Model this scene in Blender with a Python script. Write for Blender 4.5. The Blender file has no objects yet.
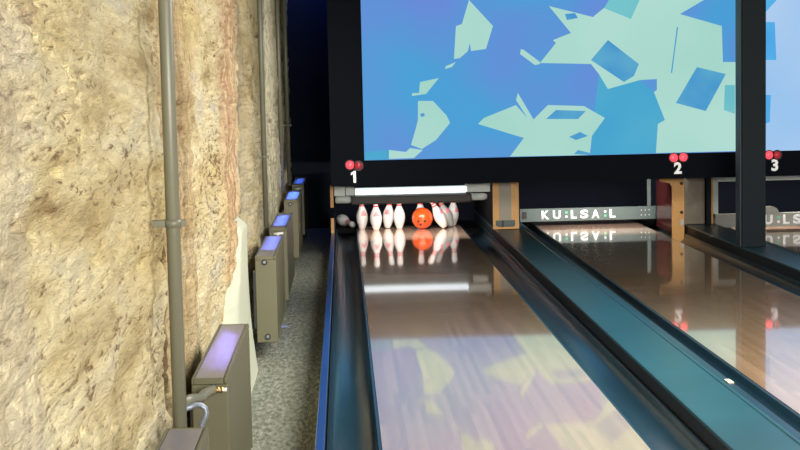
import bpy, bmesh, math, random
from mathutils import Vector, Matrix, noise
random.seed(7)
C = bpy.context.scene.collection
PI = math.pi

# ------------------------------------------------------------------ materials
def srgb(r, g, b):
    def f(c):
        c /= 255.0
        return c / 12.92 if c <= 0.04045 else ((c + 0.055) / 1.055) ** 2.4
    return (f(r), f(g), f(b), 1.0)

def mat(name, col, rough=0.5, metal=0.0, spec=0.5, emit=None, estr=1.0, var=0.0, scale=40.0, bump=0.0, coat=0.0, alpha=1.0, ior=1.5):
    m = bpy.data.materials.new(name); m.use_nodes = True
    nt = m.node_tree; b = nt.nodes['Principled BSDF']
    b.inputs['Base Color'].default_value = col
    b.inputs['Roughness'].default_value = rough
    b.inputs['Metallic'].default_value = metal
    b.inputs['Specular IOR Level'].default_value = spec
    b.inputs['Coat Weight'].default_value = coat
    b.inputs['IOR'].default_value = ior
    b.inputs['Alpha'].default_value = alpha
    if emit:
        b.inputs['Emission Color'].default_value = emit
        b.inputs['Emission Strength'].default_value = estr
    if var or bump:
        tc = nt.nodes.new('ShaderNodeTexCoord')
        n = nt.nodes.new('ShaderNodeTexNoise'); n.inputs['Scale'].default_value = scale; n.inputs['Detail'].default_value = 5
        nt.links.new(tc.outputs['Object'], n.inputs['Vector'])
        if var:
            mx = nt.nodes.new('ShaderNodeMix'); mx.data_type = 'RGBA'
            mx.inputs[6].default_value = tuple(c * (1 - var) for c in col[:3]) + (1,)
            mx.inputs[7].default_value = tuple(min(1, c * (1 + var)) for c in col[:3]) + (1,)
            nt.links.new(n.outputs['Fac'], mx.inputs[0]); nt.links.new(mx.outputs[2], b.inputs['Base Color'])
        if bump:
            bp = nt.nodes.new('ShaderNodeBump'); bp.inputs['Strength'].default_value = bump; bp.inputs['Distance'].default_value = 0.01
            nt.links.new(n.outputs['Fac'], bp.inputs['Height']); nt.links.new(bp.outputs['Normal'], b.inputs['Normal'])
    return m

def N(nt, t, **kw):
    n = nt.nodes.new(t)
    for k, v in kw.items():
        if k in ('operation', 'data_type', 'blend_type', 'noise_dimensions', 'feature', 'distance'): setattr(n, k, v)
        else: n.inputs[k.replace('_', ' ')].default_value = v
    return n

def ramp(nt, stops):
    r = nt.nodes.new('ShaderNodeValToRGB'); e = r.color_ramp.elements
    e[0].position, e[0].color = stops[0]; e[1].position, e[1].color = stops[-1]
    for p, c in stops[1:-1]:
        q = e.new(p); q.color = c
    return r

def wood_lane(name, c1, c2, c3, rough=0.045, gloss=2.2):
    """thin maple boards running along the lane, under a gloss finish"""
    m = bpy.data.materials.new(name); m.use_nodes = True
    nt = m.node_tree; L = nt.links.new; b = nt.nodes['Principled BSDF']
    tc = N(nt, 'ShaderNodeTexCoord'); sx = N(nt, 'ShaderNodeSeparateXYZ'); L(tc.outputs['Object'], sx.inputs[0])
    dv = N(nt, 'ShaderNodeMath', operation='DIVIDE'); L(sx.outputs[0], dv.inputs[0]); dv.inputs[1].default_value = 0.0271
    fl = N(nt, 'ShaderNodeMath', operation='FLOOR'); L(dv.outputs[0], fl.inputs[0])
    # staggered board lengths
    wn = N(nt, 'ShaderNodeTexWhiteNoise', noise_dimensions='1D'); L(fl.outputs[0], wn.inputs['W'])
    yo = N(nt, 'ShaderNodeMath', operation='MULTIPLY_ADD'); L(wn.outputs['Value'], yo.inputs[0]); yo.inputs[1].default_value = 3.0; L(sx.outputs[1], yo.inputs[2])
    yd = N(nt, 'ShaderNodeMath', operation='DIVIDE'); L(yo.outputs[0], yd.inputs[0]); yd.inputs[1].default_value = 1.3
    yf = N(nt, 'ShaderNodeMath', operation='FLOOR'); L(yd.outputs[0], yf.inputs[0])
    cb = N(nt, 'ShaderNodeCombineXYZ'); L(fl.outputs[0], cb.inputs[0]); L(yf.outputs[0], cb.inputs[1])
    w2 = N(nt, 'ShaderNodeTexWhiteNoise', noise_dimensions='2D'); L(cb.outputs[0], w2.inputs['Vector'])
    mp = N(nt, 'ShaderNodeMapping'); mp.inputs['Scale'].default_value = (160, 4, 40); L(tc.outputs['Object'], mp.inputs[0])
    g = N(nt, 'ShaderNodeTexNoise', Scale=1.0, Detail=6.0, Roughness=0.6); L(mp.outputs[0], g.inputs['Vector'])
    ad = N(nt, 'ShaderNodeMath', operation='MULTIPLY_ADD'); L(w2.outputs['Value'], ad.inputs[0]); ad.inputs[1].default_value = 0.45
    gm = N(nt, 'ShaderNodeMath', operation='MULTIPLY'); L(g.outputs['Fac'], gm.inputs[0]); gm.inputs[1].default_value = 0.6
    L(gm.outputs[0], ad.inputs[2])
    r = ramp(nt, [(0.15, c1), (0.5, c2), (0.85, c3)]); L(ad.outputs[0], r.inputs[0])
    L(r.outputs[0], b.inputs['Base Color'])
    b.inputs['Roughness'].default_value = 0.18; b.inputs['Coat Weight'].default_value = 1.0; b.inputs['Coat Roughness'].default_value = rough; b.inputs['Coat IOR'].default_value = gloss; b.inputs['Specular IOR Level'].default_value = 0.5
    mp2 = N(nt, 'ShaderNodeMapping'); mp2.inputs['Scale'].default_value = (3, 0.6, 1); L(tc.outputs['Object'], mp2.inputs[0])
    n2 = N(nt, 'ShaderNodeTexNoise', Scale=1.0, Detail=2.0); L(mp2.outputs[0], n2.inputs['Vector'])
    bp = N(nt, 'ShaderNodeBump', Strength=0.03, Distance=0.01); L(n2.outputs['Fac'], bp.inputs['Height']); L(bp.outputs['Normal'], b.inputs['Coat Normal'])
    return m

def stone_material():
    m = bpy.data.materials.new('limestone'); m.use_nodes = True
    nt = m.node_tree; L = nt.links.new; b = nt.nodes['Principled BSDF']
    tc = N(nt, 'ShaderNodeTexCoord')
    mp = N(nt, 'ShaderNodeMapping'); mp.inputs['Scale'].default_value = (1, 0.22, 1); L(tc.outputs['Object'], mp.inputs[0])
    n1 = N(nt, 'ShaderNodeTexNoise', Scale=5.5, Detail=6.0, Roughness=0.62, Distortion=0.4); L(mp.outputs[0], n1.inputs['Vector'])
    r1 = ramp(nt, [(0.30, srgb(152, 134, 92)), (0.42, srgb(200, 185, 140)), (0.54, srgb(224, 212, 170)), (0.68, srgb(198, 192, 168))]); L(n1.outputs['Fac'], r1.inputs[0])
    # ochre and grey patches
    n2 = N(nt, 'ShaderNodeTexNoise', Scale=2.2, Detail=4.0, Roughness=0.6); L(mp.outputs[0], n2.inputs['Vector'])
    r2 = ramp(nt, [(0.44, (0, 0, 0, 1)), (0.62, (1, 1, 1, 1))]); L(n2.outputs['Fac'], r2.inputs[0])
    m1 = N(nt, 'ShaderNodeMix', data_type='RGBA'); L(r2.outputs[0], m1.inputs[0]); L(r1.outputs[0], m1.inputs[6]); 
    r1b = ramp(nt, [(0.3, srgb(162, 138, 88)), (0.5, srgb(208, 190, 136)), (0.7, srgb(218, 204, 160))]); L(n1.outputs['Fac'], r1b.inputs[0]); L(r1b.outputs[0], m1.inputs[7])
    # dark brown flecks, the shade in the pits put into the colour
    n3 = N(nt, 'ShaderNodeTexNoise', Scale=50.0, Detail=5.0, Roughness=0.68, Distortion=0.3); L(mp.outputs[0], n3.inputs['Vector'])
    n3b = N(nt, 'ShaderNodeTexNoise', Scale=4.0, Detail=2.0); L(mp.outputs[0], n3b.inputs['Vector'])
    mm = N(nt, 'ShaderNodeMath', operation='MULTIPLY_ADD'); L(n3b.outputs['Fac'], mm.inputs[0]); mm.inputs[1].default_value = 0.35; L(n3.outputs['Fac'], mm.inputs[2])
    r3 = ramp(nt, [(0.735, (0, 0, 0, 1)), (0.85, (0.95, 0.95, 0.95, 1))]); L(mm.outputs[0], r3.inputs[0])
    m2 = N(nt, 'ShaderNodeMix', data_type='RGBA'); L(r3.outputs[0], m2.inputs[0]); L(m1.outputs[2], m2.inputs[6]); m2.inputs[7].default_value = srgb(120, 92, 58)
    # the red streaked stretch and the brown and grey stretches, by place along the wall
    sx = N(nt, 'ShaderNodeSeparateXYZ'); L(tc.outputs['Object'], sx.inputs[0])
    mps = N(nt, 'ShaderNodeMapping'); mps.inputs['Scale'].default_value = (4, 11.0, 1.0); L(tc.outputs['Object'], mps.inputs[0])
    ns = N(nt, 'ShaderNodeTexNoise', Scale=1.0, Detail=6.0, Roughness=0.7); L(mps.outputs[0], ns.inputs['Vector'])
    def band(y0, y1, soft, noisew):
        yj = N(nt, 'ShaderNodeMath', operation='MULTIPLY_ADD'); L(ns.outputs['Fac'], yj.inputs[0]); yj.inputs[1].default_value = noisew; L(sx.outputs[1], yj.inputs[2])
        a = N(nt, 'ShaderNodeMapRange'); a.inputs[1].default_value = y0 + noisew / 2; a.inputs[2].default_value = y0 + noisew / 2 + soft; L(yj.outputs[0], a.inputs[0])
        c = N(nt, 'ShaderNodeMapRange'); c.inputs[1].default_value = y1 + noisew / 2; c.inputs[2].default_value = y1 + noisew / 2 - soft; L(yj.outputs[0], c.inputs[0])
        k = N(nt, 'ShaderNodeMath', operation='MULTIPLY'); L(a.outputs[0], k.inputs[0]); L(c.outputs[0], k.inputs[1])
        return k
    prev = m2.outputs[2]
    for y0, y1, soft, nw, lo, hi, amt in ((4.70, 4.90, 0.05, 0.10, srgb(84, 66, 42), srgb(128, 104, 70), 0.9), (4.82, 6.0, 0.15, 0.4, srgb(130, 106, 72), srgb(196, 172, 124), 0.7),  # first band paints the shadow of the crevice in dark brown
                                     (7.25, 8.6, 0.25, 0.9, srgb(140, 82, 56), srgb(212, 188, 146), 0.8),
                                     (8.7, 9.6, 0.3, 0.5, srgb(128, 116, 96), srgb(186, 172, 140), 0.75),
                                     (10.9, 14.5, 0.5, 0.8, srgb(112, 112, 100), srgb(216, 208, 174), 0.75), (1.5, 2.86, 0.12, 0.35, srgb(150, 140, 132), srgb(196, 186, 166), 0.45)):
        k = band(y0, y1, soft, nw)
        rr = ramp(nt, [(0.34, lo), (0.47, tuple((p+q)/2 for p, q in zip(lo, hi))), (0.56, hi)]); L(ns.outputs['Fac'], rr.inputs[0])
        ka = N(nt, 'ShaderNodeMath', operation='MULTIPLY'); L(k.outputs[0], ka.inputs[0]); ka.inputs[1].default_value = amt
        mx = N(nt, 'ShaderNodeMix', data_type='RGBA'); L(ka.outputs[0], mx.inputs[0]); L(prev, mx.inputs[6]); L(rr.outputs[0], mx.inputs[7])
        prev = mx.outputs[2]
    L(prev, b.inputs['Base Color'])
    b.inputs['Roughness'].default_value = 0.85; b.inputs['Specular IOR Level'].default_value = 0.25
    bp = N(nt, 'ShaderNodeBump', Strength=1.0, Distance=0.03); L(n3.outputs['Fac'], bp.inputs['Height'])
    bp.invert = True
    L(bp.outputs['Normal'], b.inputs['Normal'])
    return m

def carpet_material():
    m = bpy.data.materials.new('granular_floor'); m.use_nodes = True
    nt = m.node_tree; L = nt.links.new; b = nt.nodes['Principled BSDF']
    tc = N(nt, 'ShaderNodeTexCoord')
    mp = N(nt, 'ShaderNodeMapping'); mp.inputs['Scale'].default_value = (1, 0.35, 1); L(tc.outputs['Object'], mp.inputs[0])
    n = N(nt, 'ShaderNodeTexNoise', Scale=48.0, Detail=3.0, Roughness=0.6); L(mp.outputs[0], n.inputs['Vector'])
    r = ramp(nt, [(0.34, srgb(88, 92, 80)), (0.52, srgb(122, 126, 112)), (0.68, srgb(148, 152, 138))]); L(n.outputs['Fac'], r.inputs[0])
    L(r.outputs[0], b.inputs['Base Color']); b.inputs['Roughness'].default_value = 0.7
    bp = N(nt, 'ShaderNodeBump', Strength=0.8, Distance=0.02); L(n.outputs['Fac'], bp.inputs['Height']); L(bp.outputs['Normal'], b.inputs['Normal'])
    return m

def screen_mat(name, a, bcol, scale=1.2, s=1.0):
    """self-lit picture colour drifting softly between two hues"""
    m = bpy.data.materials.new(name); m.use_nodes = True
    nt = m.node_tree; L = nt.links.new; b = nt.nodes['Principled BSDF']
    tc = N(nt, 'ShaderNodeTexCoord'); n = N(nt, 'ShaderNodeTexNoise', Scale=scale, Detail=1.5); L(tc.outputs['Object'], n.inputs['Vector'])
    r = ramp(nt, [(0.35, a), (0.65, bcol)]); L(n.outputs['Fac'], r.inputs[0])
    b.inputs['Base Color'].default_value = (0.01, 0.01, 0.012, 1); b.inputs['Roughness'].default_value = 0.8; b.inputs['Specular IOR Level'].default_value = 0.1; s *= 0.9
    L(r.outputs[0], b.inputs['Emission Color']); b.inputs['Emission Strength'].default_value = s
    return m

M = {}
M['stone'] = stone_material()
M['plaster'] = mat('pale_plaster', srgb(176, 180, 158), 0.8, var=0.08, scale=12, bump=0.15)
M['floor'] = carpet_material()
M['black_wall'] = mat('matt_black_paint', srgb(24, 30, 42), 0.85, spec=0.2, var=0.15, scale=6)
M['ceiling'] = mat('dark_ceiling_paint', srgb(60, 60, 62), 0.9, var=0.1, scale=4)
M['mask'] = mat('black_laminate', srgb(7, 12, 20), 0.8, spec=0.12, var=0.2, scale=14)
M['post'] = mat('charcoal_paint', srgb(25, 34, 38), 0.7, spec=0.2, var=0.1, scale=20)
M['post_strip'] = mat('slate_edge_trim', srgb(34, 46, 58), 0.5, var=0.1)
M['lane'] = wood_lane('lane_maple', srgb(150, 122, 88), srgb(164, 134, 98), srgb(178, 148, 112))
M['deck'] = wood_lane('pin_deck_maple', srgb(222, 176, 146), srgb(234, 192, 162), srgb(240, 204, 176), 0.03, 1.4)
M['gutter'] = mat('gutter_plastic', srgb(22, 48, 60), 0.30, spec=0.5, var=0.25, scale=5, ior=1.6)
M['cap'] = mat('capping_plastic', srgb(14, 64, 72), 0.33, spec=0.8, var=0.45, scale=2.2, ior=1.6)
M['cap_side'] = mat('capping_side_black', srgb(22, 24, 26), 0.55, var=0.2, scale=10)
M['ledge'] = mat('blue_edge_trim', srgb(30, 70, 130), 0.3, spec=0.6, var=0.15, scale=4)
M['radiator'] = mat('olive_grey_enamel', srgb(94, 92, 68), 0.45, var=0.06, scale=8)
M['radiator_top'] = mat('grey_enamel_grille', srgb(118, 116, 122), 0.35, var=0.05, scale=8)
M['pipe'] = mat('grey_painted_pipe', srgb(108, 108, 90), 0.4, var=0.08, scale=10)
M['steel'] = mat('galvanised_steel', srgb(128, 136, 146), 0.45, metal=0.5, var=0.1)
M['brass'] = mat('brass', srgb(200, 160, 90), 0.3, metal=0.9, var=0.05)
M['white_plastic'] = mat('white_plastic', srgb(226, 226, 222), 0.4, var=0.03)
M['dark_ring'] = mat('dark_rubber_ring', srgb(48, 44, 38), 0.6, var=0.1)
M['plywood'] = mat('varnished_plywood', srgb(244, 184, 106), 0.45, var=0.1, scale=30)
M['grey_strip'] = mat('grey_laminate', srgb(180, 172, 152), 0.5, var=0.06, scale=30)
M['machine'] = mat('pale_grey_metal', srgb(236, 246, 240), 0.4, var=0.06, scale=12)
M['sweep'] = mat('sweep_grey_paint', srgb(98, 112, 108), 0.5, var=0.1, scale=14)
M['sweep_pale'] = mat('sweep_pale_paint', srgb(178, 178, 168), 0.5, var=0.06, scale=14)
M['dark_metal'] = mat('dark_machine_metal', srgb(60, 54, 48), 0.5, var=0.2, scale=20)
M['tube'] = mat('lit_fluorescent_tube', srgb(240, 244, 248), 0.3, emit=(0.86, 0.93, 1.0, 1), estr=1.5, var=0.01)
M['lamp_bright'] = mat('lit_red_lamp', srgb(230, 40, 50), 0.3, emit=srgb(255, 70, 84), estr=1.6, var=0.01)
M['lamp_dim'] = mat('dim_red_lamp', srgb(130, 24, 30), 0.3, emit=srgb(150, 40, 48), estr=0.9, var=0.01)
M['lamp_ring'] = mat('lamp_rim_dark_red', srgb(70, 12, 16), 0.5, var=0.05)
M['numeral'] = mat('white_numeral', srgb(236, 236, 232), 0.5, emit=srgb(236, 236, 232), estr=0.45, var=0.02)
M['letters'] = mat('white_lettering', srgb(240, 242, 240), 0.5, var=0.02, emit=srgb(240, 242, 240), estr=0.3)  # slight glow put into the lettering colour
M['letters_green'] = mat('green_lettering', srgb(90, 206, 150), 0.5, var=0.02, emit=srgb(90, 206, 150), estr=0.3)  # green dots given the same slight glow
M['pin'] = mat('pin_white_coating', srgb(236, 232, 226), 0.25, var=0.02, coat=0.3)
M['pin_shaded'] = mat('pin_coating_in_shade', srgb(172, 174, 170), 0.35, var=0.06, coat=0.2)  # white coating greyed to stand for the shadow on this pin
M['pin_red'] = mat('pin_red_band', srgb(222, 60, 56), 0.35, var=0.05)
M['pin_pink'] = mat('pin_pink_print', srgb(240, 140, 140), 0.35, var=0.15, scale=90)
M['ball'] = mat('orange_marbled_resin', srgb(236, 88, 30), 0.15, var=0.3, scale=16, coat=0.5)
M['hole'] = mat('dark_finger_hole', srgb(48, 14, 8), 0.6, var=0.05)
M['red_acrylic'] = mat('dark_red_acrylic', srgb(66, 26, 26), 0.15, var=0.2, scale=8)
M['smoked'] = mat('smoky_acrylic', srgb(196, 184, 164), 0.2, var=0.25, scale=7, alpha=0.45)
M['tag'] = mat('pale_wood_tag', srgb(206, 196, 168), 0.6, var=0.1)
M['pit'] = mat('black_pit_carpet', srgb(14, 14, 15), 0.9, spec=0.1, var=0.2)
M['pic_base'] = screen_mat('picture_sky_blue', srgb(70, 158, 212), srgb(104, 134, 214), 0.9, 1.12)
M['pic_peri'] = screen_mat('picture_periwinkle', srgb(92, 134, 214), srgb(112, 128, 212))
M['pic_cyan'] = screen_mat('picture_cyan', srgb(66, 168, 214), srgb(84, 180, 216))
M['pic_pale'] = screen_mat('picture_pale_aqua', srgb(166, 216, 204), srgb(180, 224, 214), 0.9, 1.06)
M['pic_blue'] = screen_mat('picture_mid_blue', srgb(64, 150, 214), srgb(92, 174, 214), 3)
M['pic_teal'] = screen_mat('picture_soft_teal', srgb(104, 192, 208), srgb(120, 204, 212), 2)
M['pic_sky'] = screen_mat('picture_pale_sky', srgb(160, 204, 248), srgb(184, 214, 248), 1)
M['pic_azure'] = screen_mat('picture_azure', srgb(70, 160, 236), srgb(92, 190, 244), 2)

# ------------------------------------------------------------------ mesh helpers
def box(bm, x0, x1, y0, y1, z0, z1, bev=0.0, mi=0):
    vs = [bm.verts.new(p) for p in ((x0,y0,z0),(x1,y0,z0),(x1,y1,z0),(x0,y1,z0),(x0,y0,z1),(x1,y0,z1),(x1,y1,z1),(x0,y1,z1))]
    fs = [bm.faces.new([vs[i] for i in q]) for q in ((3,2,1,0),(4,5,6,7),(0,1,5,4),(1,2,6,5),(2,3,7,6),(3,0,4,7))]
    for f in fs: f.material_index = mi
    if bev > 0:
        es = list({e for f in fs for e in f.edges})
        bmesh.ops.bevel(bm, geom=es, offset=bev, segments=2, affect='EDGES', profile=0.5)

def tube(bm, pts, r, seg=16, caps=True, mi=0):
    pts = [Vector(p) for p in pts]; rings = []
    up = None
    for i, p in enumerate(pts):
        t = (pts[min(i+1, len(pts)-1)] - pts[max(i-1, 0)]).normalized()
        if up is None:
            up = t.orthogonal().normalized()
        up = (up - t * up.dot(t)).normalized(); s = t.cross(up)
        rr = r[i] if isinstance(r, (list, tuple)) else r
        rings.append([bm.verts.new(p + (up * math.cos(a) + s * math.sin(a)) * rr) for a in (2*PI*k/seg for k in range(seg))])
    for a, b in zip(rings, rings[1:]):
        for k in range(seg):
            f = bm.faces.new((a[k], a[(k+1) % seg], b[(k+1) % seg], b[k])); f.smooth = True; f.material_index = mi
    if caps:
        bm.faces.new(list(reversed(rings[0]))).material_index = mi; bm.faces.new(rings[-1]).material_index = mi

def lathe(bm, prof, seg=28, a0=0.0, a1=2*PI):
    full = abs(a1 - a0 - 2*PI) < 1e-6
    n = seg if full else seg + 1
    rings = []
    for r, z in prof:
        if r < 1e-6: rings.append([bm.verts.new((0, 0, z))])
        else: rings.append([bm.verts.new((r*math.cos(a0+(a1-a0)*k/seg), r*math.sin(a0+(a1-a0)*k/seg), z)) for k in range(n)])
    for a, b in zip(rings, rings[1:]):
        for k in range(seg):
            k2 = (k+1) % n
            if len(a) == 1 and len(b) == 1: continue
            if len(a) == 1: f = bm.faces.new((a[0], b[k2], b[k]))
            elif len(b) == 1: f = bm.faces.new((a[k], a[k2], b[0]))
            else: f = bm.faces.new((a[k], a[k2], b[k2], b[k]))
            f.smooth = True

def extrude_profile(bm, prof, y0, y1, smooth=False, ny=1):
    """closed (x,z) outline swept along the lane"""
    rings = [[bm.verts.new((x, y0 + (y1-y0)*i/ny, z)) for x, z in prof] for i in range(ny+1)]
    n = len(prof)
    for A, B in zip(rings, rings[1:]):
        for k in range(n):
            f = bm.faces.new((A[k], A[(k+1) % n], B[(k+1) % n], B[k])); f.smooth = smooth
    bm.faces.new(rings[0]); bm.faces.new(list(reversed(rings[-1])))
    bmesh.ops.recalc_face_normals(bm, faces=bm.faces[:])

def obj(name, bm, material, parent=None):
    me = bpy.data.meshes.new(name); bm.to_mesh(me); bm.free()
    for m in (material if isinstance(material, list) else [material]): me.materials.append(m)
    o = bpy.data.objects.new(name, me); C.objects.link(o)
    if parent: o.parent = parent
    return o

def tag(o, label, cat, group=None, kind=None):
    o['label'] = label; o['category'] = cat
    if group: o['group'] = group
    if kind: o['kind'] = kind
    return o

def thing(name, label, cat, loc=(0, 0, 0), group=None):
    o = bpy.data.objects.new(name, None); o.empty_display_size = 0.1; C.objects.link(o); o.location = loc
    return tag(o, label, cat, group)

def struct(name, bm, m, parent=None):
    o = obj(name, bm, m, parent)
    if not parent: o['kind'] = 'structure'
    return o

def B(*a, **k):
    bm = bmesh.new(); box(bm, *a, **k); return bm

def T(*a, **k):
    bm = bmesh.new(); tube(bm, *a, **k); return bm

def copy_tree(o, parent=None):
    c = o.copy(); C.objects.link(c)
    if parent: c.parent = parent
    for ch in list(o.children): copy_tree(ch, c)
    return c

def text_mesh(body, size, depth=0.002, fat=0.0, squeeze=1.0):
    """flat lettering as a bmesh in the x-z plane, facing -y, origin at its lower left"""
    cu = bpy.data.curves.new('lettering', 'FONT'); cu.body = body; cu.size = size; cu.extrude = depth; cu.offset = fat
    o = bpy.data.objects.new('lettering', cu); C.objects.link(o)
    dg = bpy.context.evaluated_depsgraph_get(); dg.update()
    me = bpy.data.meshes.new_from_object(o.evaluated_get(dg))
    bm = bmesh.new(); bm.from_mesh(me)
    bpy.data.objects.remove(o); bpy.data.meshes.remove(me); bpy.data.curves.remove(cu)
    xs = [v.co.x for v in bm.verts]; ys = [v.co.y for v in bm.verts]
    x0, y0 = min(xs), min(ys)
    for v in bm.verts:
        x, y, z = v.co; v.co = ((x-x0)*squeeze, -z, y-y0)
    return bm

def part(name, bm, m, parent):
    """a part given in room coordinates, stored relative to its thing's base"""
    off = Vector((0, 0, 0)); q = parent
    while q: off += q.location; q = q.parent
    bmesh.ops.translate(bm, verts=bm.verts[:], vec=-off)
    return obj(name, bm, m, parent)

# ------------------------------------------------------------------ layout
FLOOR = -0.10
L1 = (0.126, 1.183); L2 = (1.945, 3.002); L3 = (3.765, 4.822)
Y0, YT, YD = 1.6, 14.15, 15.55           # near end built, start of pin deck, tail of pin deck
CAP = 0.08
MY = 13.3                                # face of the masking units
BACK = 16.6

# ------------------------------------------------------------------ room shell
struct('floor', B(-1.1, 5.9, -1.5, BACK, FLOOR-0.08, FLOOR), M['floor'])
struct('wall_back', B(-1.1, 5.9, BACK, BACK+0.1, FLOOR, 2.9), M['black_wall'])
struct('ceiling', B(-1.1, 5.9, -1.5, BACK+0.1, 2.9, 3.0), M['ceiling'])

# ------------------------------------------------------------------ rough stone wall
def fb(x, y, z, o=4): return noise.fractal(Vector((x, y, z)), 1.0, 2.0, o)
def step(t, a, b):
    t = (t-a)/(b-a); t = 0.0 if t < 0 else 1.0 if t > 1 else t
    return t*t*(3-2*t)
def wall_x(Y, z):
    jag = 0.018*noise.noise(Vector((7.1, Y*0.6, z*2.6))) + 0.035*noise.noise(Vector((3.3, Y*1.5, z*11)))
    x = -0.60
    # the near block stands proud and ends in a ragged crevice
    near = 1.0 - step(Y + jag*2.2, 4.62, 4.68)
    x += 0.030*near
    c = abs(Y + jag*2.2 - 4.76)/0.11
    x -= 0.075*max(0.0, 1-c*c)
    # hollow behind the second pipe, swell of the red streaked stretch
    x -= 0.018*math.exp(-((Y-6.9)/0.25)**2)
    x += 0.035*math.exp(-((Y-7.9)/0.55)**2)
    x -= 0.05*step(Y, 8.5, 9.0)*(1-step(Y, 9.3, 9.5)) 
    x += 0.02*step(Y, 9.4, 9.6)
    c = abs(Y + jag*4 - 10.3)/0.16
    x -= 0.03*max(0.0, 1-c*c)
    low = fb(1.7, Y*0.9, z*1.3, 3)
    mid = fb(5.2, Y*2.6, z*4.2, 4)
    pit = noise.turbulence(Vector((9.0, Y*3.0, z*12.0)), 4, False)
    x += 0.020*low + 0.012*mid
    x -= 0.016*max(0.0, pit - 0.62)*2.2
    fine = noise.noise(Vector((2.0, Y*8, z*36)))
    gate = step(noise.noise(Vector((4.4, Y*1.1, z*4.2))), -0.3, 0.2)
    x -= 0.028*gate*step(fine, 0.26, 0.46)
    x += 0.015*noise.noise(Vector((6.1, Y*3.0, z*13))) + 0.005*noise.noise(Vector((1.1, Y*6.5, z*29)))
    # streaky vertical tooling further along
    far = step(Y, 6.6, 7.4)
    x += 0.010*far*noise.noise(Vector((8.0, Y*7.0, z*1.1)))
    # keep clear of the radiators hung along it
    if z < 0.62: x = min(x, -0.545)
    return x
bm = bmesh.new(); rows = []
Y = 1.5; ys = []
while Y < BACK: ys.append(Y); Y += 0.0030*Y
ys.append(BACK)
zs = [FLOOR + i*0.0105 for i in range(int(2.5/0.0105)+1)] + [2.9]
for Y in ys:
    rows.append([bm.verts.new((wall_x(Y, z), Y, z)) for z in zs])
for a, b in zip(rows, rows[1:]):
    for k in range(len(zs)-1):
        f = bm.faces.new((a[k], a[k+1], b[k+1], b[k])); f.smooth = True
# body behind the rough face
bk = [[bm.verts.new((-0.95, r[0].co.y, z)) for z in (FLOOR, 2.9)] for r in (rows[0], rows[-1])]
bm.faces.new((bk[0][0], bk[1][0], bk[1][1], bk[0][1]))
bmesh.ops.recalc_face_normals(bm, faces=bm.faces[:])
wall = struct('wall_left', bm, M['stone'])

# smooth plaster repair rising to a point, flaring out to the floor
bm = bmesh.new(); rows = []
nz, ny = 70, 26
for i in range(nz+1):
    t = i/nz; z = FLOOR + (0.80-FLOOR)*t
    yl = 6.75 + 1.22*max(0, t)**1.25 + 0.05*noise.noise(Vector((1, 2, z*9))) + 0.03*noise.noise(Vector((1, 5, z*28)))
    yr = 8.52 - 0.05*t - 0.33*step(t, 0.86, 1.0) + 0.015*noise.noise(Vector((4, 2, z*14)))
    if yl > yr-0.02: yl = yr-0.02
    row = []
    for j in range(ny+1):
        u = j/ny; y = yl + (yr-yl)*u
        edge = min(1.0, min(u, 1-u)*7, (1-t)*9)
        x = -0.548 + 0.045*(1-t)**3 + 0.006*noise.noise(Vector((2, y*2, z*3)))
        x = -0.66*(1-math.sqrt(max(edge, 0))) + x*math.sqrt(max(edge, 0))
        row.append(bm.verts.new((x, y, z)))
    rows.append(row)
for a, b in zip(rows, rows[1:]):
    for k in range(ny):
        f = bm.faces.new((a[k], a[k+1], b[k+1], b[k])); f.smooth = True
pl = obj('plaster_patch', bm, M['plaster'], wall); pl['label'] = 'smooth pale plaster repair rising to a point'

# ------------------------------------------------------------------ heating pipes
def heating_pipe(label, x, y, z0, r, clamps, ztop=2.88):
    t = thing('heating_pipe', label, 'pipe', (x, y, z0), 'heating pipes up the stone wall')
    part('riser', T([(x, y, z0), (x, y, ztop)], r, seg=20), M['pipe'], t)
    for cz in clamps:
        cl = part('clamp', T([(x, y, cz-0.55*r), (x, y, cz+0.55*r)], r*1.22, seg=20), M['pipe'], t)
        b = bmesh.new(); box(b, x-0.085, x-r*0.9, y-0.012, y+0.012, cz-0.010, cz+0.010, 0.002)
        box(b, x-0.0921, x-0.0849, y-0.03, y+0.03, cz-0.028, cz+0.028, 0.003)
        part('bracket', b, M['pipe'], cl)
        part('clamp_bolt', B(x+r*1.1, x+r*1.1+0.014, y-0.008, y+0.008, cz-0.010, cz+0.010, 0.002), M['pipe'], cl)
    return t
heating_pipe('thick grey pipe up the stone wall nearest the camera', -0.500, 4.36, FLOOR, 0.0205, [1.068])
heating_pipe('thin grey pipe up the middle of the stone wall, with one low clamp', -0.535, 10.12, 0.52, 0.017, [0.995])
heating_pipe('thin grey pipe up the far end of the stone wall, left of two', -0.560, 13.55, 0.52, 0.018, [])
heating_pipe('thin grey pipe up the far end of the stone wall, right of two', -0.530, 14.45, 0.52, 0.020, [1.10])

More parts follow.
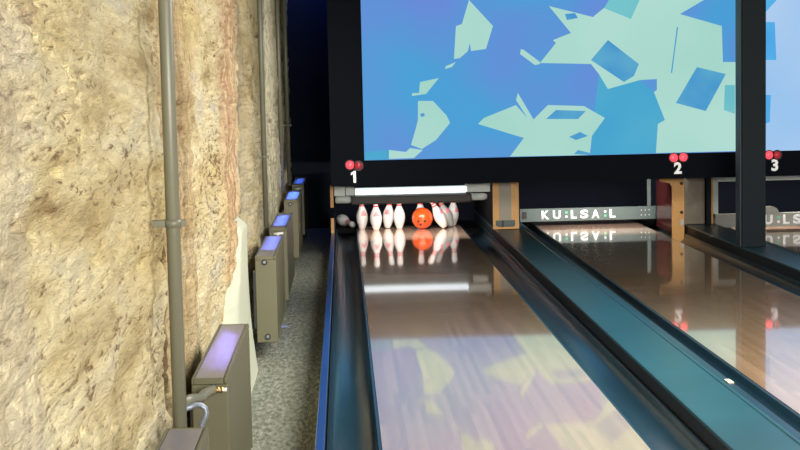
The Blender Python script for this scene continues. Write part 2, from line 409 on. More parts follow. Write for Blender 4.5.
# ------------------------------------------------------------------ panel radiators
RX0, RX1 = -0.522, -0.402
def ring(x, y, z, r0, r1, d):
    """ring lying in the x-z plane, facing -y"""
    b = bmesh.new(); lathe(b, [(r1, 0), (r0, 0), (r0, d), (r1*1.02, d*1.0), (r1, 0)], 20)
    bmesh.ops.rotate(b, verts=b.verts[:], cent=(0, 0, 0), matrix=Matrix.Rotation(PI/2, 3, 'X'))
    bmesh.ops.translate(b, verts=b.verts[:], vec=(x, y, z)); bmesh.ops.recalc_face_normals(b, faces=b.faces[:])
    return b
def disc(x, y, z, r, d):
    b = T([(x, y, z), (x, y-d, z)], r, seg=18); return b
def radiator(label, y0, y1, z0, z1, fit, x0=RX0, x1=RX1):
    t = thing('radiator', label, 'radiator', ((x0+x1)/2, (y0+y1)/2, z0), 'panel radiators along the stone wall')
    # convector body with a dished front panel
    b = bmesh.new(); box(b, x1-0.020, x1-0.002, y0+0.012, y1-0.012, z0+0.008, z1-0.012, 0.004)
    n = int((z1-z0-0.1)/0.0333)
    part('front_panel', b, M['radiator'], t)
    part('back_panel', B(x0+0.002, x0+0.018, y0+0.012, y1-0.012, z0+0.008, z1-0.012, 0.004), M['radiator'], t)
    b = bmesh.new()
    for k in range(int((y1-y0)/0.06)):
        yy = y0 + 0.04 + k*0.06; box(b, x0+0.020, x1-0.022, yy, yy+0.003, z0+0.03, z1-0.03)
    part('convector_fins', b, M['radiator'], t)
    # top grille: rim and shallow slotted panel
    b = bmesh.new()
    box(b, x1-0.014, x1, y0, y1, z1-0.022, z1, 0.005)
    box(b, x0, x0+0.008, y0, y1, z1-0.022, z1, 0.003)
    box(b, x0+0.008, x1-0.014, y0, y0+0.010, z1-0.022, z1-0.001, 0.002); box(b, x0+0.008, x1-0.014, y1-0.010, y1, z1-0.022, z1-0.001, 0.002)
    part('top_rim', b, M['radiator'], t)
    b = B(x0+0.009, x1-0.015, y0+0.011, y1-0.011, z1-0.012, z1-0.003, 0.002)
    part('top_grille', b, M['radiator_top'], t)
    for ya, yb in ((y0, y0+0.011), (y1-0.011, y1)):
        b = bmesh.new(); box(b, x0, x1, ya, yb, z0, z1-0.023, 0.004); part('side_cover', b, M['radiator'], t)
    for yy in (y0+0.15, y1-0.15):
        b = bmesh.new(); box(b, x0-0.022, x0+0.001, yy-0.02, yy+0.02, z0+0.06, z1-0.10, 0.003)
        w = part('wall_bracket', b, M['steel'], t)
    cx = (x0+x1)/2
    if 'top' in fit:
        p = part('air_vent', ring(cx-0.005, y0+0.001, z1-0.035, 0.017, 0.0095, 0.006), M['dark_ring'], t)
        part('vent_screw', disc(cx-0.005, y0-0.001, z1-0.035, 0.0085, 0.004), M['steel'], p)
    if 'bottom' in fit:
        p = part('drain_plug', ring(cx+0.002, y0+0.001, z0+0.035, 0.017, 0.0095, 0.006), M['dark_ring'], t)
        part('plug_screw', disc(cx+0.002, y0-0.001, z0+0.035, 0.0085, 0.004), M['steel'], p)
    if 'cock' in fit:
        b = T([(cx-0.03, y0-0.012, z1-0.04), (cx+0.035, y0-0.016, z1-0.035)], 0.008, seg=10)
        tube(b, [(cx, y0+0.002, z1-0.04), (cx, y0-0.02, z1-0.04)], 0.010, seg=12)
        part('vent_cock', b, M['white_plastic'], t)
    if 'valve' in fit:
        zc = z1-0.036; xa = cx+0.012
        p = part('pipe_union', T([(xa, y0+0.002, zc), (xa, y0-0.035, zc)], 0.014, seg=16), M['steel'], t)
        b = T([(xa+0.010, y0-0.024, zc), (xa+0.022, y0-0.024, zc)], 0.010, seg=14)
        tube(b, [(xa+0.028, y0-0.024, zc), (xa+0.034, y0-0.024, zc)], 0.010, seg=14)
        part('brass_nut', b, M['brass'], p)
        part('valve_tip', T([(xa+0.022, y0-0.024, zc), (xa+0.046, y0-0.024, zc)], 0.006, seg=12), M['white_plastic'], p)
        # branch pipe sweeping down to the riser, and the lower loop
        pts = [(xa, y0-0.03, zc), (xa-0.006, y0-0.06, zc+0.004), (xa-0.018, y0-0.12, zc+0.008), (-0.468, 4.66, 0.488), (-0.484, 4.52, 0.515), (-0.494, 4.385, 0.532)]
        part('branch_pipe', T(pts, 0.016, seg=16), M['pipe'], t)
        pts = [(-0.490, 4.40, 0.510), (-0.462, 4.43, 0.516), (-0.446, 4.44, 0.513), (-0.434, 4.44, 0.503), (-0.430, 4.44, 0.490), (-0.434, 4.44, 0.475), (-0.445, 4.44, 0.455), (-0.452, 4.44, 0.30)]
        part('return_pipe', T(pts, 0.009, seg=14), M['steel'], t)
    return t
radiator('grey-brown radiator cut off by the bottom edge, nearest of the row', 3.00, 4.205, -0.01, 0.50, ())
radiator('olive-grey radiator with brass valve and curved pipes on its near end', 4.915, 6.06, -0.01, 0.503, ('valve',))
radiator('olive radiator just past the pale plaster patch, round plugs top and bottom', 8.545, 9.72, 0.0, 0.50, ('top', 'bottom'))
radiator('olive radiator with a vent cock, behind the one past the plaster', 10.27, 11.55, 0.0, 0.50, ('cock',))
radiator('olive radiator with bright blue-lit top, second from the far end', 12.84, 14.06, 0.0, 0.50, ('top',))
radiator('radiator farthest along the stone wall, against the black wall', 14.88, 16.10, 0.0, 0.50, ('cock',))

# ------------------------------------------------------------------ lanes
def lane(x, label, nm):
    t = thing('bowling_lane', label, 'bowling lane', (x[0], Y0, FLOOR))
    part('lane_bed', B(x[0], x[1], Y0, YT-0.002, FLOOR, 0.0), M['lane'], t)
    part('pin_deck', B(x[0], x[1], YT, YD, FLOOR, 0.0), M['deck'], t)
    part('tail_plank', B(x[0], x[1], YD+0.001, YD+0.03, FLOOR, -0.002), M['dark_metal'], t)
    return t
lane(L1, 'glossy maple bowling lane with standing pins and an orange ball at its end', 1)
lane(L2, 'glossy maple bowling lane in the middle, its end closed by a lowered sweep', 2)
lane(L3, 'glossy maple bowling lane at the right edge, beyond the black column', 3)

def gutter(xa, xb, label, y1=15.4):
    c = (xa+xb)/2; h = (xb-xa)/2 - 0.0015
    prof = [(c-h, FLOOR), (c+h, FLOOR), (c+h, -0.004), (c+h-0.012, -0.003)]
    r = h-0.014
    for k in range(13):
        a = PI*k/12; prof.append((c + r*math.cos(a), -0.006 - 0.078*math.sin(a)**0.8))
    prof += [(c-h+0.012, -0.003), (c-h, -0.004)]
    bm = bmesh.new(); extrude_profile(bm, prof, Y0, y1)
    for f in bm.faces:
        if len(f.verts) == 4 and abs(f.normal.z) < 0.999 and f.calc_center_median().z < -0.007 and abs(f.normal.y) < 0.5 and abs(f.calc_center_median().x-c) < r: f.smooth = True
    o = obj('gutter', bm, M['gutter']); tag(o, label, 'gutter', 'ball gutters beside the lanes')
gutter(-0.100, L1[0], 'dark gutter on the left of the lane with the pins, by the aisle')
gutter(L1[1], 1.415, 'dark gutter on the right of the lane with the pins')
gutter(1.748, L2[0], 'dark gutter on the left of the middle lane, right of the wide teal capping')
gutter(L2[1], 3.236, 'dark gutter on the right of the middle lane, running up to the plywood plate', 14.05)
gutter(3.532, L3[0], 'dark gutter right of the black column, beside the rightmost lane')

def capping(xa, xb, label, y1, ridge=True):
    t = thing('lane_capping', label, 'capping', ((xa+xb)/2, Y0, FLOOR), 'cappings between the lanes')
    part('support_rail', B(xa+0.004, xb-0.004, Y0, y1, FLOOR, CAP-0.016), M['cap_side'], t)
    prof = [(xa, CAP-0.015), (xb, CAP-0.015), (xb, CAP-0.003), (xb-0.003, CAP), (xb-0.020, CAP), (xb-0.024, CAP-0.005),
            (xa+0.024, CAP-0.005), (xa+0.020, CAP), (xa+0.003, CAP), (xa, CAP-0.003)]
    bm = bmesh.new(); extrude_profile(bm, prof, Y0, y1)
    part('cap_board', bm, M['cap'], t)
    return t
t = capping(1.418, 1.708, 'wide teal flat capping between the first and middle lanes', 16.4)
part('edge_rail', B(1.7085, 1.744, Y0, 16.4, FLOOR, CAP-0.003, 0.003), M['gutter'], t)
capping(3.239, 3.529, 'flat capping between the middle and rightmost lanes, under the black column', 16.4)
tt = thing('edge_trim', 'narrow blue edge trim between the grey aisle floor and the first gutter', 'trim', (-0.12, Y0, FLOOR))
part('side_board', B(-0.136, -0.104, Y0, 16.4, FLOOR, CAP-0.010), M['cap_side'], tt)
bm = bmesh.new(); extrude_profile(bm, [(-0.138, CAP-0.009), (-0.102, CAP-0.009), (-0.102, CAP-0.003), (-0.105, CAP), (-0.135, CAP), (-0.138, CAP-0.003)], Y0, 16.4)
part('top_strip', bm, M['ledge'], tt)
o = tag(obj('wooden_tag', B(1.716, 1.742, 6.64, 6.72, CAP-0.0025, CAP+0.002), M['tag']), 'tiny pale square tag on the dark right rail of the teal capping', 'tag')

# ------------------------------------------------------------------ masking units, screens, column
def num_thing(label, n, nx, nz, h, l1, l2, b1, b2):
    t = thing('lane_indicator', label, 'lane indicator', (nx, MY-0.012, nz-h/2))
    if n == '1':
        bm = bmesh.new(); bm.faces.new([bm.verts.new((x, 0, z)) for x, z in ((0.30, 0), (0.52, 0), (0.52, 1.0), (0.36, 1.0), (0.10, 0.84), (0.10, 0.64), (0.30, 0.75))])
        for v in bm.verts: v.co.x -= 0.10
    else: bm = text_mesh(n, 1.0, 0.0, 0.035)
    zs_ = [v.co.z for v in bm.verts]; s = h/max(zs_); w = max(v.co.x for v in bm.verts)*s
    for v in bm.verts: v.co = (v.co.x*s - w/2, v.co.y, v.co.z*s)
    r = bmesh.ops.extrude_face_region(bm, geom=bm.faces[:])
    bmesh.ops.translate(bm, verts=[g for g in r['geom'] if isinstance(g, bmesh.types.BMVert)], vec=(0, 0.0135, 0))
    bmesh.ops.recalc_face_normals(bm, faces=bm.faces[:])
    obj('numeral', bm, M['numeral'], t)
    for (lx, lz), br, big in ((l1, b1, 1), (l2, b2, b2)):
        p = part('lamp_rim', T([(lx, MY+0.002, lz), (lx, MY-0.014, lz)], 0.046, seg=24), M['lamp_ring'], t)
        b = bmesh.new(); lathe(b, [(0.036 if br else 0.030, 0), (0.033 if br else 0.028, 0.010), (0.02, 0.017), (0, 0.019)], 22)
        bmesh.ops.rotate(b, verts=b.verts[:], cent=(0, 0, 0), matrix=Matrix.Rotation(PI/2, 3, 'X'))
        bmesh.ops.translate(b, verts=b.verts[:], vec=(lx, MY-0.014, lz))
        q = part('lamp', b, M['lamp_bright' if br else 'lamp_dim'], p)
        q['label'] = 'lit red lamp' if br else 'dim red lamp'

t = thing('masking_unit', 'black masking panel framing the big screens above the lanes', 'masking panel', (1.7, MY, 0.575))
part('lower_panel', B(-0.115, 5.6, MY, MY+0.09, 0.575, 0.796), M['mask'], t)
part('left_panel', B(-0.115, 0.176, MY, MY+0.09, 0.797, 2.86), M['mask'], t)
part('middle_panel', B(3.524, 3.738, MY, MY+0.09, 0.797, 2.86), M['mask'], t)
num_thing('white number 1 with one bright and one dim red lamp', '1', 0.082, 0.658, 0.105, (0.054, 0.765), (0.128, 0.756), True, False)
num_thing('white number 2 with two bright red lamps', '2', 2.982, 0.669, 0.105, (2.944, 0.762), (3.030, 0.765), True, True)
num_thing('white number 3 with red lamps, right of the black column', '3', 3.857, 0.674, 0.105, (3.803, 0.766), (3.876, 0.766), True, False)

peri = [
  [ (0.928,1.522),(1.401,1.749),(1.585,2.227),(1.939,2.220),(1.840,2.126),(2.033,1.886),(1.754,1.628),(1.573,1.376),(1.214,1.119),(0.949,1.187),(0.836,1.322) ],
  [ (0.197,1.599),(0.510,1.373),(0.610,1.062),(0.366,0.873),(0.181,0.895) ],
  [ (0.721,0.883),(0.947,1.099),(1.389,0.956),(1.494,0.811),(0.711,0.812) ],
]
cyan = [
  [ (0.213,2.253),(0.880,2.240),(0.517,1.680),(0.198,1.634) ],
  [ (2.210,0.973),(2.278,1.520),(2.643,1.459),(2.768,1.351),(2.865,1.100),(2.802,1.066),(2.783,0.808),(2.209,0.804) ],
  [ (0.947,1.099),(1.196,1.102),(1.603,0.969),(1.389,0.929) ],
  [ (0.189,0.877),(0.402,0.890),(0.400,0.810),(0.188,0.806) ],
  [ (1.573,1.376),(1.754,1.619),(2.208,1.601),(2.276,1.290),(1.821,1.265),(1.668,1.118),(1.537,1.307) ],
]
pale = [
  [ (1.135,2.192),(1.343,1.961),(1.278,1.761),(1.145,1.746),(1.137,1.816),(1.118,1.746),(1.046,1.686),(0.993,1.679),(1.016,1.967),(1.069,1.984) ],
  [ (0.921,1.619),(1.010,1.652),(0.974,1.609),(0.912,1.593) ],
  [ (0.689,1.483),(0.858,1.515),(0.740,1.377),(0.616,1.362),(0.616,1.388),(0.678,1.387) ],
  [ (0.668,1.317),(0.801,1.314),(0.922,1.179),(0.948,1.116),(0.821,0.969),(0.695,0.892),(0.598,0.930),(0.645,1.079),(0.664,1.149) ],
  [ (0.402,0.890),(0.552,0.869),(0.589,0.903),(0.703,0.883),(0.622,0.814),(0.400,0.810) ],
  [ (1.196,1.102),(1.250,1.154),(1.536,1.262),(1.668,1.109),(1.821,1.256),(2.142,1.240),(2.328,1.130),(2.210,0.973),(2.191,0.804),(1.476,0.807),(1.603,0.969) ],
  [ (1.555,1.368),(1.694,1.126),(1.659,1.109),(1.537,1.307) ],
  [ (1.588,1.754),(1.614,1.745),(1.755,1.637),(1.754,1.619),(1.710,1.611),(1.578,1.711) ],
  [ (1.840,2.126),(2.229,2.022),(2.328,2.099),(2.567,1.998),(2.648,2.206),(3.218,2.195),(3.218,2.152),(3.004,2.033),(3.378,1.920),(3.387,1.603),(3.503,1.600),(3.507,0.809),(2.783,0.808),(2.802,1.066),(2.865,1.100),(2.768,1.351),(2.795,1.368),(2.795,1.465),(2.643,1.459),(2.357,1.386),(2.278,1.520),(2.208,1.610),(1.754,1.628),(1.899,1.801),(1.872,1.827),(2.033,1.886) ],
]
blue = [
  [ (2.361,1.818),(2.635,1.601),(2.590,1.496),(2.500,1.445),(2.208,1.645) ],
  [ (3.154,1.563),(3.413,1.496),(3.233,1.172),(2.964,1.249) ],
  [ (1.981,2.053),(2.070,2.060),(2.096,2.016),(1.998,2.000) ],
  [ (2.976,1.919),(2.987,1.919),(2.932,1.515),(2.921,1.515) ],
  [ (1.802,1.133),(1.892,1.210),(2.159,1.196),(2.087,1.126) ],
  [ (0.683,1.202),(0.719,1.210),(0.727,1.183),(0.692,1.175) ],
  [ (2.005,0.969),(2.104,1.011),(2.175,0.974),(2.067,0.940) ],
  [ (2.048,0.816),(2.084,0.851),(2.191,0.822),(2.191,0.804) ],
]
teal = [
  [ (2.328,2.099),(2.400,2.211),(2.666,2.206),(2.567,1.998) ],
  [ (3.404,1.399),(3.494,1.397),(3.494,1.140),(3.395,1.177) ],
]
s2 = [
  [ (3.754,2.229),(3.951,2.225),(3.772,2.036),(3.754,2.036) ],
  [ (3.763,1.948),(3.853,1.946),(3.867,1.610),(3.763,1.613) ],
  [ (3.764,1.303),(3.818,1.301),(3.809,1.061),(3.764,1.045) ],
]


def screen(label, x0, x1, z0, z1, base, layers):
    t = thing('screen', label, 'screen', ((x0+x1)/2, MY, z0))
    part('screen_body', B(x0, x1, MY-0.012, MY+0.06, z0, z1, 0.003), M['mask'], t)
    bm = bmesh.new(); mats = [M[base]]; d = MY-0.0125
    bm.faces.new([bm.verts.new(p) for p in ((x0+0.004, d, z0+0.004), (x1-0.004, d, z0+0.004), (x1-0.004, d, z1-0.004), (x0+0.004, d, z1-0.004))])
    for name, polys in layers:
        mats.append(M[name])
        for q in polys:
            d -= 0.0002
            q = [(min(max(x, x0+0.004), x1-0.004), min(max(z, z0+0.004), z1-0.004)) for x, z in q]
            f = bm.faces.new([bm.verts.new((x, d, z)) for x, z in q]); f.material_index = len(mats)-1
            f.normal_update()
            if f.normal.y > 0: f.normal_flip()
    part('picture', bm, mats, t)
    return t
# shards carry on above the part of the screen that the photograph shows
up_pale = [[(0.35,2.31),(0.75,2.36),(0.7,2.55),(0.4,2.5)], [(2.9,2.3),(3.4,2.3),(3.45,2.6),(2.8,2.62)]]
up_blue = [[(1.3,2.4),(1.7,2.35),(1.8,2.6),(1.4,2.62)], [(2.2,2.35),(2.5,2.3),(2.6,2.5),(2.3,2.58)]]
screen('large lit screen of pale and blue shards, left of the column', 0.178, 3.522, 0.798, 2.68, 'pic_base',
       [('pic_cyan', [cyan[1], cyan[3]]), ('pic_pale', pale + up_pale), ('pic_blue', blue + up_blue), ('pic_teal', teal)])
screen('lit pale blue screen at the right edge, beyond the column', 3.740, 5.58, 0.798, 2.68, 'pic_sky', [('pic_azure', s2)])

t = thing('support_column', 'tall charcoal column between the two screens, standing on the capping', 'column', (3.33, 12.1, CAP))
part('column_shaft', B(3.238, 3.432, 12.08, 12.24, CAP, 2.88, 0.004), M['post'], t)
part('edge_strip', B(3.224, 3.237, 12.10, 12.24, CAP, 2.88, 0.002), M['post_strip'], t)

# ------------------------------------------------------------------ pinsetter of the first lane
t = thing('pinsetter', 'pale metal pinsetter with lit white tube above the standing pins', 'pinsetter', (0.63, 14.15, 0.355))
hb = bmesh.new(); box(hb, -0.098, 0.005, 14.08, 14.30, 0.432, 0.525, 0.006); box(hb, 0.009, 0.095, 14.08, 14.30, 0.436, 0.515, 0.006)
box(hb, -0.098, -0.070, 14.10, 14.30, 0.520, 0.545, 0.004)
part('end_housing', hb, M['machine'], t)
hb = bmesh.new(); box(hb, 1.155, 1.372, 14.08, 14.30, 0.440, 0.520, 0.006); box(hb, 1.325, 1.376, 14.10, 14.30, 0.505, 0.548, 0.004)
part('end_housing', hb, M['machine'], t)
part('lamp_tube', T([(0.10, 14.13, 0.466), (1.15, 14.13, 0.466)], 0.026, seg=20), M['tube'], t)
part('reflector', B(0.10, 1.15, 14.165, 14.19, 0.428, 0.502, 0.003), M['machine'], t)
part('cross_beam', B(0.06, 1.20, 14.10, 14.22, 0.346, 0.424, 0.012), M['dark_metal'], t)
for xa, xb in ((-0.09, 0.07), (1.18, 1.35)):
    part('roller', T([(xa, 14.16, 0.392), (xa+0.01, 14.16, 0.392), (xb-0.03, 14.16, 0.392), (xb, 14.16, 0.392)], [0.020, 0.034, 0.034, 0.022], seg=20), M['machine'], t)
part('upper_hood', B(-0.10, 1.38, 14.20, 15.9, 0.62, 0.66), M['pit'], t)

# pinsetters of the other lanes: hood, hidden lamp tube and dark bar
def small_setter(label, xa, xb):
    t = thing('pinsetter', label, 'pinsetter', ((xa+xb)/2, 14.3, 0.53))
    part('upper_hood', B(xa, xb, 14.20, 15.9, 0.64, 0.68), M['pit'], t)
    part('cross_beam', B(xa, xb, 14.22, 14.30, 0.535, 0.562, 0.004), M['dark_metal'], t)
    return t
small_setter('dark pinsetter over the middle lane', 1.75, 3.05)
small_setter('dark pinsetter over the rightmost lane, beyond the column', 3.60, 5.05)

# pit carpets
for xa, xb, lb in ((-0.09, 1.41, 'black pit carpet behind the standing pins'), (1.76, 3.23, 'black pit carpet behind the middle lane'), (3.54, 5.06, 'black pit carpet behind the rightmost lane')):
    tag(obj('pit_carpet', B(xa, xb, 15.59, 16.55, FLOOR, -0.05, 0.004), M['pit']), lb, 'pit carpet', 'pit carpets')
# black rubber pad at the end of the first gutter, carrying the fallen pin

# ------------------------------------------------------------------ kickbacks
t = thing('kickback_panel', 'plywood kickback with a grey strip, between the first two lanes', 'kickback', (1.54, 14.1, CAP))
part('side_panel', B(1.420, 1.640, 14.13, 16.3, CAP, 0.545), M['pit'], t)
part('front_board', B(1.398, 1.645, 14.10, 14.128, CAP+0.001, 0.548, 0.002), M['plywood'], t)
part('grey_strip', B(1.458, 1.572, 14.092, 14.099, 0.150, 0.546, 0.001), M['grey_strip'], t)
b = bmesh.new(); box(b, 1.425, 1.482, 14.075, 14.099, 0.115, 0.165, 0.003); box(b, 1.494, 1.606, 14.075, 14.099, 0.115, 0.165, 0.003); box(b, 1.440, 1.596, 14.088, 14.099, 0.104, 0.118, 0.001)
part('latch', b, M['sweep'], t)
part('latch_bolt', B(1.483, 1.493, 14.070, 14.099, 0.100, 0.165, 0.001), M['dark_metal'], t)

t = thing('kickback_panel', 'narrow plywood kickback edge beside the aisle, left of the standing pins', 'kickback', (-0.12, 14.1, CAP))
part('side_panel', B(-0.134, -0.106, 14.13, 16.3, CAP, 0.53), M['pit'], t)
part('front_strip', B(-0.136, -0.106, 14.10, 14.128, 0.325, 0.535, 0.002), M['plywood'], t)
part('front_strip', B(-0.136, -0.106, 14.10, 14.128, CAP, 0.225, 0.002), M['plywood'], t)
part('hinge_plate', B(-0.138, -0.102, 14.095, 14.128, 0.226, 0.324, 0.002), M['mask'], t)

# plywood plate with a dark red window at the right end of the middle lane
t = thing('kickback_panel', 'plywood kickback plate with dark red panel, right of the middle lane', 'kickback', (3.16, 14.1, FLOOR))
prof = [(3.108, FLOOR), (3.222, FLOOR), (3.222, 0.572), (2.99, 0.585), (2.99, 0.500), (3.085, 0.478), (3.108, 0.44)]
bm = bmesh.new(); vs = [bm.verts.new((x, 14.10, z)) for x, z in prof]; f = bm.faces.new(vs)
r = bmesh.ops.extrude_face_region(bm, geom=[f]); bmesh.ops.translate(bm, verts=[g for g in r['geom'] if isinstance(g, bmesh.types.BMVert)], vec=(0, 0.03, 0))
bmesh.ops.recalc_face_normals(bm, faces=bm.faces[:])
part('front_plate', bm, M['plywood'], t)
part('side_window', B(3.112, 3.124, 14.131, 14.85, 0.0, 0.47, 0.002), M['red_acrylic'], t)
for bz in (0.475, 0.20):
    part('bolt', T([(3.195, 14.099, bz), (3.195, 14.090, bz)], 0.016, seg=12), M['dark_metal'], t)
part('white_plug', B(3.180, 3.212, 14.085, 14.099, 0.075, 0.135, 0.003), M['white_plastic'], t)

t = thing('ball_door', 'smoky see-through acrylic panel between plywood plate and thin black post', 'panel', (3.30, 14.16, CAP))
part('acrylic_sheet', B(3.228, 3.430, 14.15, 14.158, CAP+0.001, 0.57), M['smoked'], t)
b = bmesh.new(); box(b, 3.36, 3.385, 14.30, 14.33, 0.16, 0.28, 0.003); box(b, 3.30, 3.385, 14.331, 14.36, 0.155, 0.175, 0.003)
part('white_handle', b, M['white_plastic'], t)
part('back_board', B(3.245, 3.425, 14.80, 14.82, CAP+0.001, 0.57), M['grey_strip'], t)
tag(obj('steel_post', B(3.390, 3.428, 13.88, 13.92, CAP+0.0005, 0.57, 0.003), M['post']), 'thin black post right of the smoky panel', 'post')
t = thing('kickback_panel', 'slim plywood kickback edge between thin black post and tall column', 'kickback', (3.48, 14.1, CAP))
part('front_strip', B(3.452, 3.500, 14.10, 14.128, CAP, 0.57, 0.002), M['plywood'], t)
part('side_panel', B(3.440, 3.505, 14.129, 16.3, CAP, 0.57), M['pit'], t)

# ------------------------------------------------------------------ sweeps with lettering
def sweep(label, xa, xb, y, z0, z1, x_text, wd, gap, m, hump=None):
    t = thing('sweep', label, 'sweep', ((xa+xb)/2, y, z0))
    b = bmesh.new(); box(b, xa, xb, y, y+0.035, z0, z1, 0.005)
    part('sweep_board', b, m, t)
    h = (z1-z0)*0.68; zb = z0+(z1-z0)*0.17
    x = x_text
    word = 'KU:LSA:L'
    for i, ch in enumerate(word):
        if ch == ':':
            for k, zz in enumerate((zb+h*0.16, zb+h*0.62)):
                green = (i == 6 and k == 0) or (i == 2 and k == 1)
                part('letter_dot', B(x+0.012, x+0.034, y-0.003, y-0.0005, zz, zz+h*0.22), M['letters_green' if green else 'letters'], t)
            x += wd*0.58
            continue
        bm = text_mesh(ch, 1.0, 0.0, 0.045)
        mx = max(v.co.x for v in bm.verts); mz = max(v.co.z for v in bm.verts)
        w = wd*0.72 if ch != 'L' else wd*0.55
        for v in bm.verts: v.co = (x + v.co.x/mx*w, y-0.0015, zb + v.co.z/mz*h)
        r = bmesh.ops.extrude_face_region(bm, geom=bm.faces[:])
        bmesh.ops.translate(bm, verts=[q for q in r['geom'] if isinstance(q, bmesh.types.BMVert)], vec=(0, -0.0015, 0))
        bmesh.ops.recalc_face_normals(bm, faces=bm.faces[:])
        part('letter', bm, M['letters'], t)
        x += w + gap
    return t
t = sweep('grey sweep board with white lettering lowered across the middle lane', 1.775, 3.17, 15.15, 0.045, 0.178, 1.995, 0.115, 0.034, M['sweep'])
part('sweep_arm', B(3.085, 3.120, 15.15, 15.18, 0.179, 0.50, 0.003), M['sweep'], t)
part('end_bracket', B(1.80, 1.845, 15.14, 15.149, 0.08, 0.15, 0.002), M['dark_metal'], t)
for bx in (3.02, 3.06, 3.10):
    for bz in (0.09, 0.14): part('bolt', T([(bx, 15.149, bz), (bx, 15.143, bz)], 0.006, seg=8), M['white_plastic'], t)
t = sweep('pale sweep board with white lettering lowered across the rightmost lane', 3.545, 5.05, 14.20, 0.030, 0.165, 3.90, 0.115, 0.034, M['sweep_pale'])
for xa, xb in ((3.525, 3.575), (4.99, 5.04)):
    part('sweep_arm', B(xa, xb, 14.21, 14.235, 0.166, 0.53, 0.003), M['machine'], t)
part('top_rail', B(3.576, 4.989, 14.212, 14.235, 0.475, 0.53, 0.004), M['machine'], t)
b = bmesh.new(); prof = []
for k in range(13):
    a = PI*k/12; prof.append((4.075 + 0.085*math.cos(a), 0.166 + 0.062*math.sin(a)))
f = b.faces.new([b.verts.new((x, 14.205, z)) for x, z in prof]); r = bmesh.ops.extrude_face_region(b, geom=[f])
bmesh.ops.translate(b, verts=[g for g in r['geom'] if isinstance(g, bmesh.types.BMVert)], vec=(0, 0.03, 0)); bmesh.ops.recalc_face_normals(b, faces=b.faces[:])
part('rounded_guard', b, M['sweep_pale'], t)

# ------------------------------------------------------------------ pins and ball
IN = 0.0254
PROF = [(0.0, 0.0), (0.95, 0.0), (1.02, 0.05), (1.41, 0.75), (1.955, 2.25), (2.255, 3.375), (2.383, 4.5), (2.28, 5.875), (1.85, 7.25), (1.236, 8.625), (0.983, 9.375), (0.90, 10.0), (0.935, 10.875), (1.047, 11.75), (1.203, 12.625), (1.273, 13.5), (1.22, 14.1), (1.0, 14.55), (0.62, 14.86), (0.0, 15.0)]
def interp(z):
    for (r0, z0), (r1, z1) in zip(PROF[1:], PROF[2:]):
        if z0 <= z <= z1 and z1 > z0:
            t = (z-z0)/(z1-z0); return r0+(r1-r0)*t
    return 0
def make_pin(m):
    t = bpy.data.objects.new('bowling_pin', None); t.empty_display_size = 0.05; C.objects.link(t)
    # smooth the measured outline
    prof = [(0, 0), (0.95*IN, 0)]
    zs_ = [0.05 + 14.8*k/48 for k in range(49)]
    for z in zs_:
        r = (interp(max(0.06, z-0.25)) + 2*interp(z) + interp(min(14.84, z+0.25)))/4; prof.append((r*IN, z*IN))
    prof += [(0.35*IN, 14.96*IN), (0, 15*IN)]
    b = bmesh.new(); lathe(b, prof, 32); bmesh.ops.recalc_face_normals(b, faces=b.faces[:]); obj('pin_body', b, m, t)
    for z0, z1 in ((9.25, 9.85), (10.3, 10.9)):
        b = bmesh.new(); lathe(b, [(interp(z)*IN+0.0012, z*IN) for z in (z0, (z0+z1)/2, z1)], 32); obj('neck_band', b, M['pin_red'], t)
    b = bmesh.new()   # printed crest on the shoulder: a crown of three points over a bar, facing the bowler
    for za, zb, half in ((5.6, 6.2, 0.50), (6.2, 6.9, 0.42), (6.9, 7.5, 0.26)):
        a0 = -PI/2 - half + 0.25
        lathe(b, [(interp(z)*IN+0.0015, z*IN) for z in (za, (za+zb)/2, zb)], 8, a0, a0+2*half)
    obj('printed_crest', b, M['pin_pink'], t)
    return t
pin0 = make_pin(M['pin'])
pins = [  # x, y, lean about the view axis (+ = to the right), lean forward, turn, label
 (0.172, 15.30, 0, 0, 0.1, 'upright white pin leftmost of the standing row'),
 (0.312, 15.17, 0, 0, -0.2, 'upright white pin second from the left, slightly nearer'),
 (0.430, 15.33, 6, 0, -0.5, 'white pin third from left, leaning slightly right behind its neighbour'),
 (0.552, 15.26, 0, 0, 2.6, 'upright plain white pin left of the orange ball, crest turned away'),
 (0.775, 15.385, 0, 0, 3.0, 'upright white pin mostly hidden behind the orange ball'),
 (1.010, 15.16, -25, 0, 0.6, 'white pin toppling left, just right of the orange ball'),
 (1.085, 15.295, -24, 0, 0.4, 'greyish pin toppling left, between two white pins right of the ball'),
 (1.112, 15.44, 2, 0, 0.5, 'white pin rightmost of the standing row'),
 (4.105, 14.62, 0, 0, 0, 'white pin standing behind the pale sweep right of the column'),
]
def place(p, x, y, lean, turn, z=0.0):
    rz = Matrix.Rotation(turn, 4, 'Z'); rl = Matrix.Rotation(math.radians(lean), 4, 'Y')
    R_ = rl @ rz
    p.rotation_euler = R_.to_euler()
    # lowest point of the leaning pin rests on the deck
    low = min((R_ @ Vector((r*IN*c, r*IN*s, zz*IN))).z for r, zz in PROF for c, s in ((1, 0), (-1, 0), (0, 1), (0, -1), (.7, .7), (-.7, .7), (.7, -.7), (-.7, -.7)))
    p.location = (x, y, z - low + (0.003 if lean else 0.0006))
pin_shaded = make_pin(M['pin_shaded'])
for i, (x, y, lean, fw, turn, lb) in enumerate(pins):
    p = pin0 if i == 0 else pin_shaded if 'greyish' in lb else copy_tree(pin0)
    place(p, x, y, lean, turn); tag(p, lb, 'bowling pin', 'bowling pins')
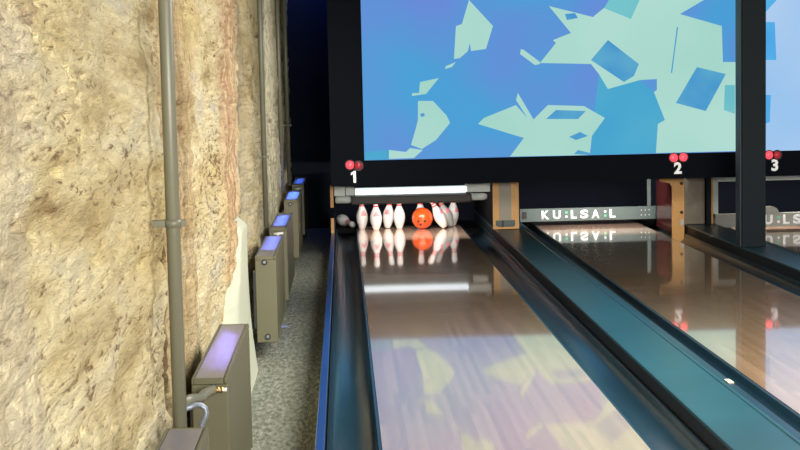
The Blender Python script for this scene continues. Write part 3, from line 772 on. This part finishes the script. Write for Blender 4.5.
# the fallen pin lying on a black rubber pad over the end of the first gutter
tag(obj('rubber_pad', B(-0.090, 0.118, 15.41, 15.90, -0.049, -0.002, 0.004), M['pit']), 'black rubber pad under the fallen pin', 'pad')
p = copy_tree(pin0)
p.rotation_euler = (Matrix.Rotation(math.radians(25), 4, 'Z') @ Matrix.Rotation(math.radians(97), 4, 'X')).to_euler()
p.location = (-0.074, 15.80, 0.0765)
tag(p, 'fallen white pin lying on its side, left of the standing row', 'bowling pin', 'bowling pins')

t = thing('bowling_ball', 'orange bowling ball rolling into the pins', 'bowling ball', (0.783, 15.18, 0.1092))
b = bmesh.new(); bmesh.ops.create_uvsphere(b, u_segments=48, v_segments=24, radius=0.1088)
for f in b.faces: f.smooth = True
obj('ball_body', b, M['ball'], t)
for dx, dz in ((-0.044, -0.022), (-0.022, -0.056), (0.020, -0.022)):
    d = Vector((dx, -math.sqrt(max(0, 0.1088**2 - dx*dx - dz*dz)), dz)); n = d.normalized()
    obj('finger_hole', T([d*0.97, d*1.006], 0.0125, seg=16), M['hole'], t)

# ------------------------------------------------------------------ light
def area(name, loc, target, sx, sy, power, col):
    l = bpy.data.lights.new(name, 'AREA'); l.shape = 'RECTANGLE'; l.size = sx; l.size_y = sy; l.energy = power; l.color = col
    o = bpy.data.objects.new(name, l); C.objects.link(o); o.location = loc
    o.rotation_euler = (Vector(target) - Vector(loc)).to_track_quat('-Z', 'Y').to_euler()
    return o
area('ceiling_lamp', (1.5, 1.2, 2.7), (-0.6, 4.2, 0.8), 2.0, 1.6, 70, (1.0, 0.97, 0.91))
o = area('wall_fill', (1.0, 7.4, 2.75), (-0.6, 9.0, 1.0), 0.5, 3.4, 26, (1.0, 0.95, 0.86)); o.data.spread = math.radians(75)  # unseen lamp narrowed onto the wall to spare the lanes
area('ceiling_lamp', (2.3, 6.6, 2.8), (2.3, 7.0, 0.0), 2.4, 3.0, 420, (1.0, 0.95, 0.92))
area('front_fill', (1.8, -1.4, 1.95), (1.8, 10.0, 0.3), 3.0, 0.8, 520, (1.0, 0.95, 0.88))  # unseen lamp added behind the camera to light machine and plywood fronts
o = area('wall_fill', (0.9, 11.0, 2.75), (-0.6, 12.6, 1.3), 0.4, 1.6, 22, (1.0, 0.95, 0.88)); o.data.spread = math.radians(70)  # unseen lamp added to brighten the far stretch of wall
def strip(loc, sx, sy, power, col, spread):
    o = area('blue_light_strip', loc, (loc[0]-0.004, loc[1], 0), sx, sy, power, col); o.data.spread = math.radians(spread)
for yc, p, c in ((5.49, 1.1, (0.30, 0.30, 1.0)), (9.34, 1.7, (0.14, 0.22, 1.0)), (10.91, 2.2, (0.12, 0.22, 1.0)), (13.45, 4.0, (0.08, 0.2, 1.0)), (15.49, 1.2, (0.08, 0.2, 1.0))):
    strip((-0.458, yc, 2.85), 0.85, 0.02, p, c, 3.2)
o = area('blue_wall_lamp', (-0.30, 16.2, 2.85), (-0.30, 16.6, 1.9), 0.5, 0.1, 4, (0.08, 0.2, 1.0))
for xc, p in ((0.65, 21), (2.45, 17), (4.3, 19)):
    area('pin_lamp', (xc, 14.36, 0.60), (xc, 15.05, 0.0), 0.95, 0.10, p, (1.0, 0.97, 0.95))

w = bpy.data.worlds.new('room_gloom'); bpy.context.scene.world = w; w.use_nodes = True
w.node_tree.nodes['Background'].inputs[0].default_value = (0.55, 0.62, 0.75, 1); w.node_tree.nodes['Background'].inputs[1].default_value = 0.25

# ------------------------------------------------------------------ camera
cam = bpy.data.cameras.new('camera'); cam.sensor_width = 36.0; cam.lens = 1500.0*36.0/800.0; cam.clip_start = 0.05; cam.clip_end = 100
co = bpy.data.objects.new('camera', cam); C.objects.link(co)
Rv = Vector((0.99902982, -0.03848582, -0.02140696)); Uv = Vector((0.02484648, 0.0912371, 0.99551918)); Fv = Vector((0.03636027, 0.99508524, -0.09210482))
m3 = Matrix((Rv, Uv, -Fv)).transposed()
co.matrix_world = Matrix.Translation((0, 0, 1.45)) @ m3.to_4x4()
sc = bpy.context.scene; sc.camera = co
sc.view_settings.view_transform = 'Standard'; sc.view_settings.look = 'None'; sc.view_settings.gamma = 1.0; sc.view_settings.use_curve_mapping = False
sc.view_settings.exposure = 0.0
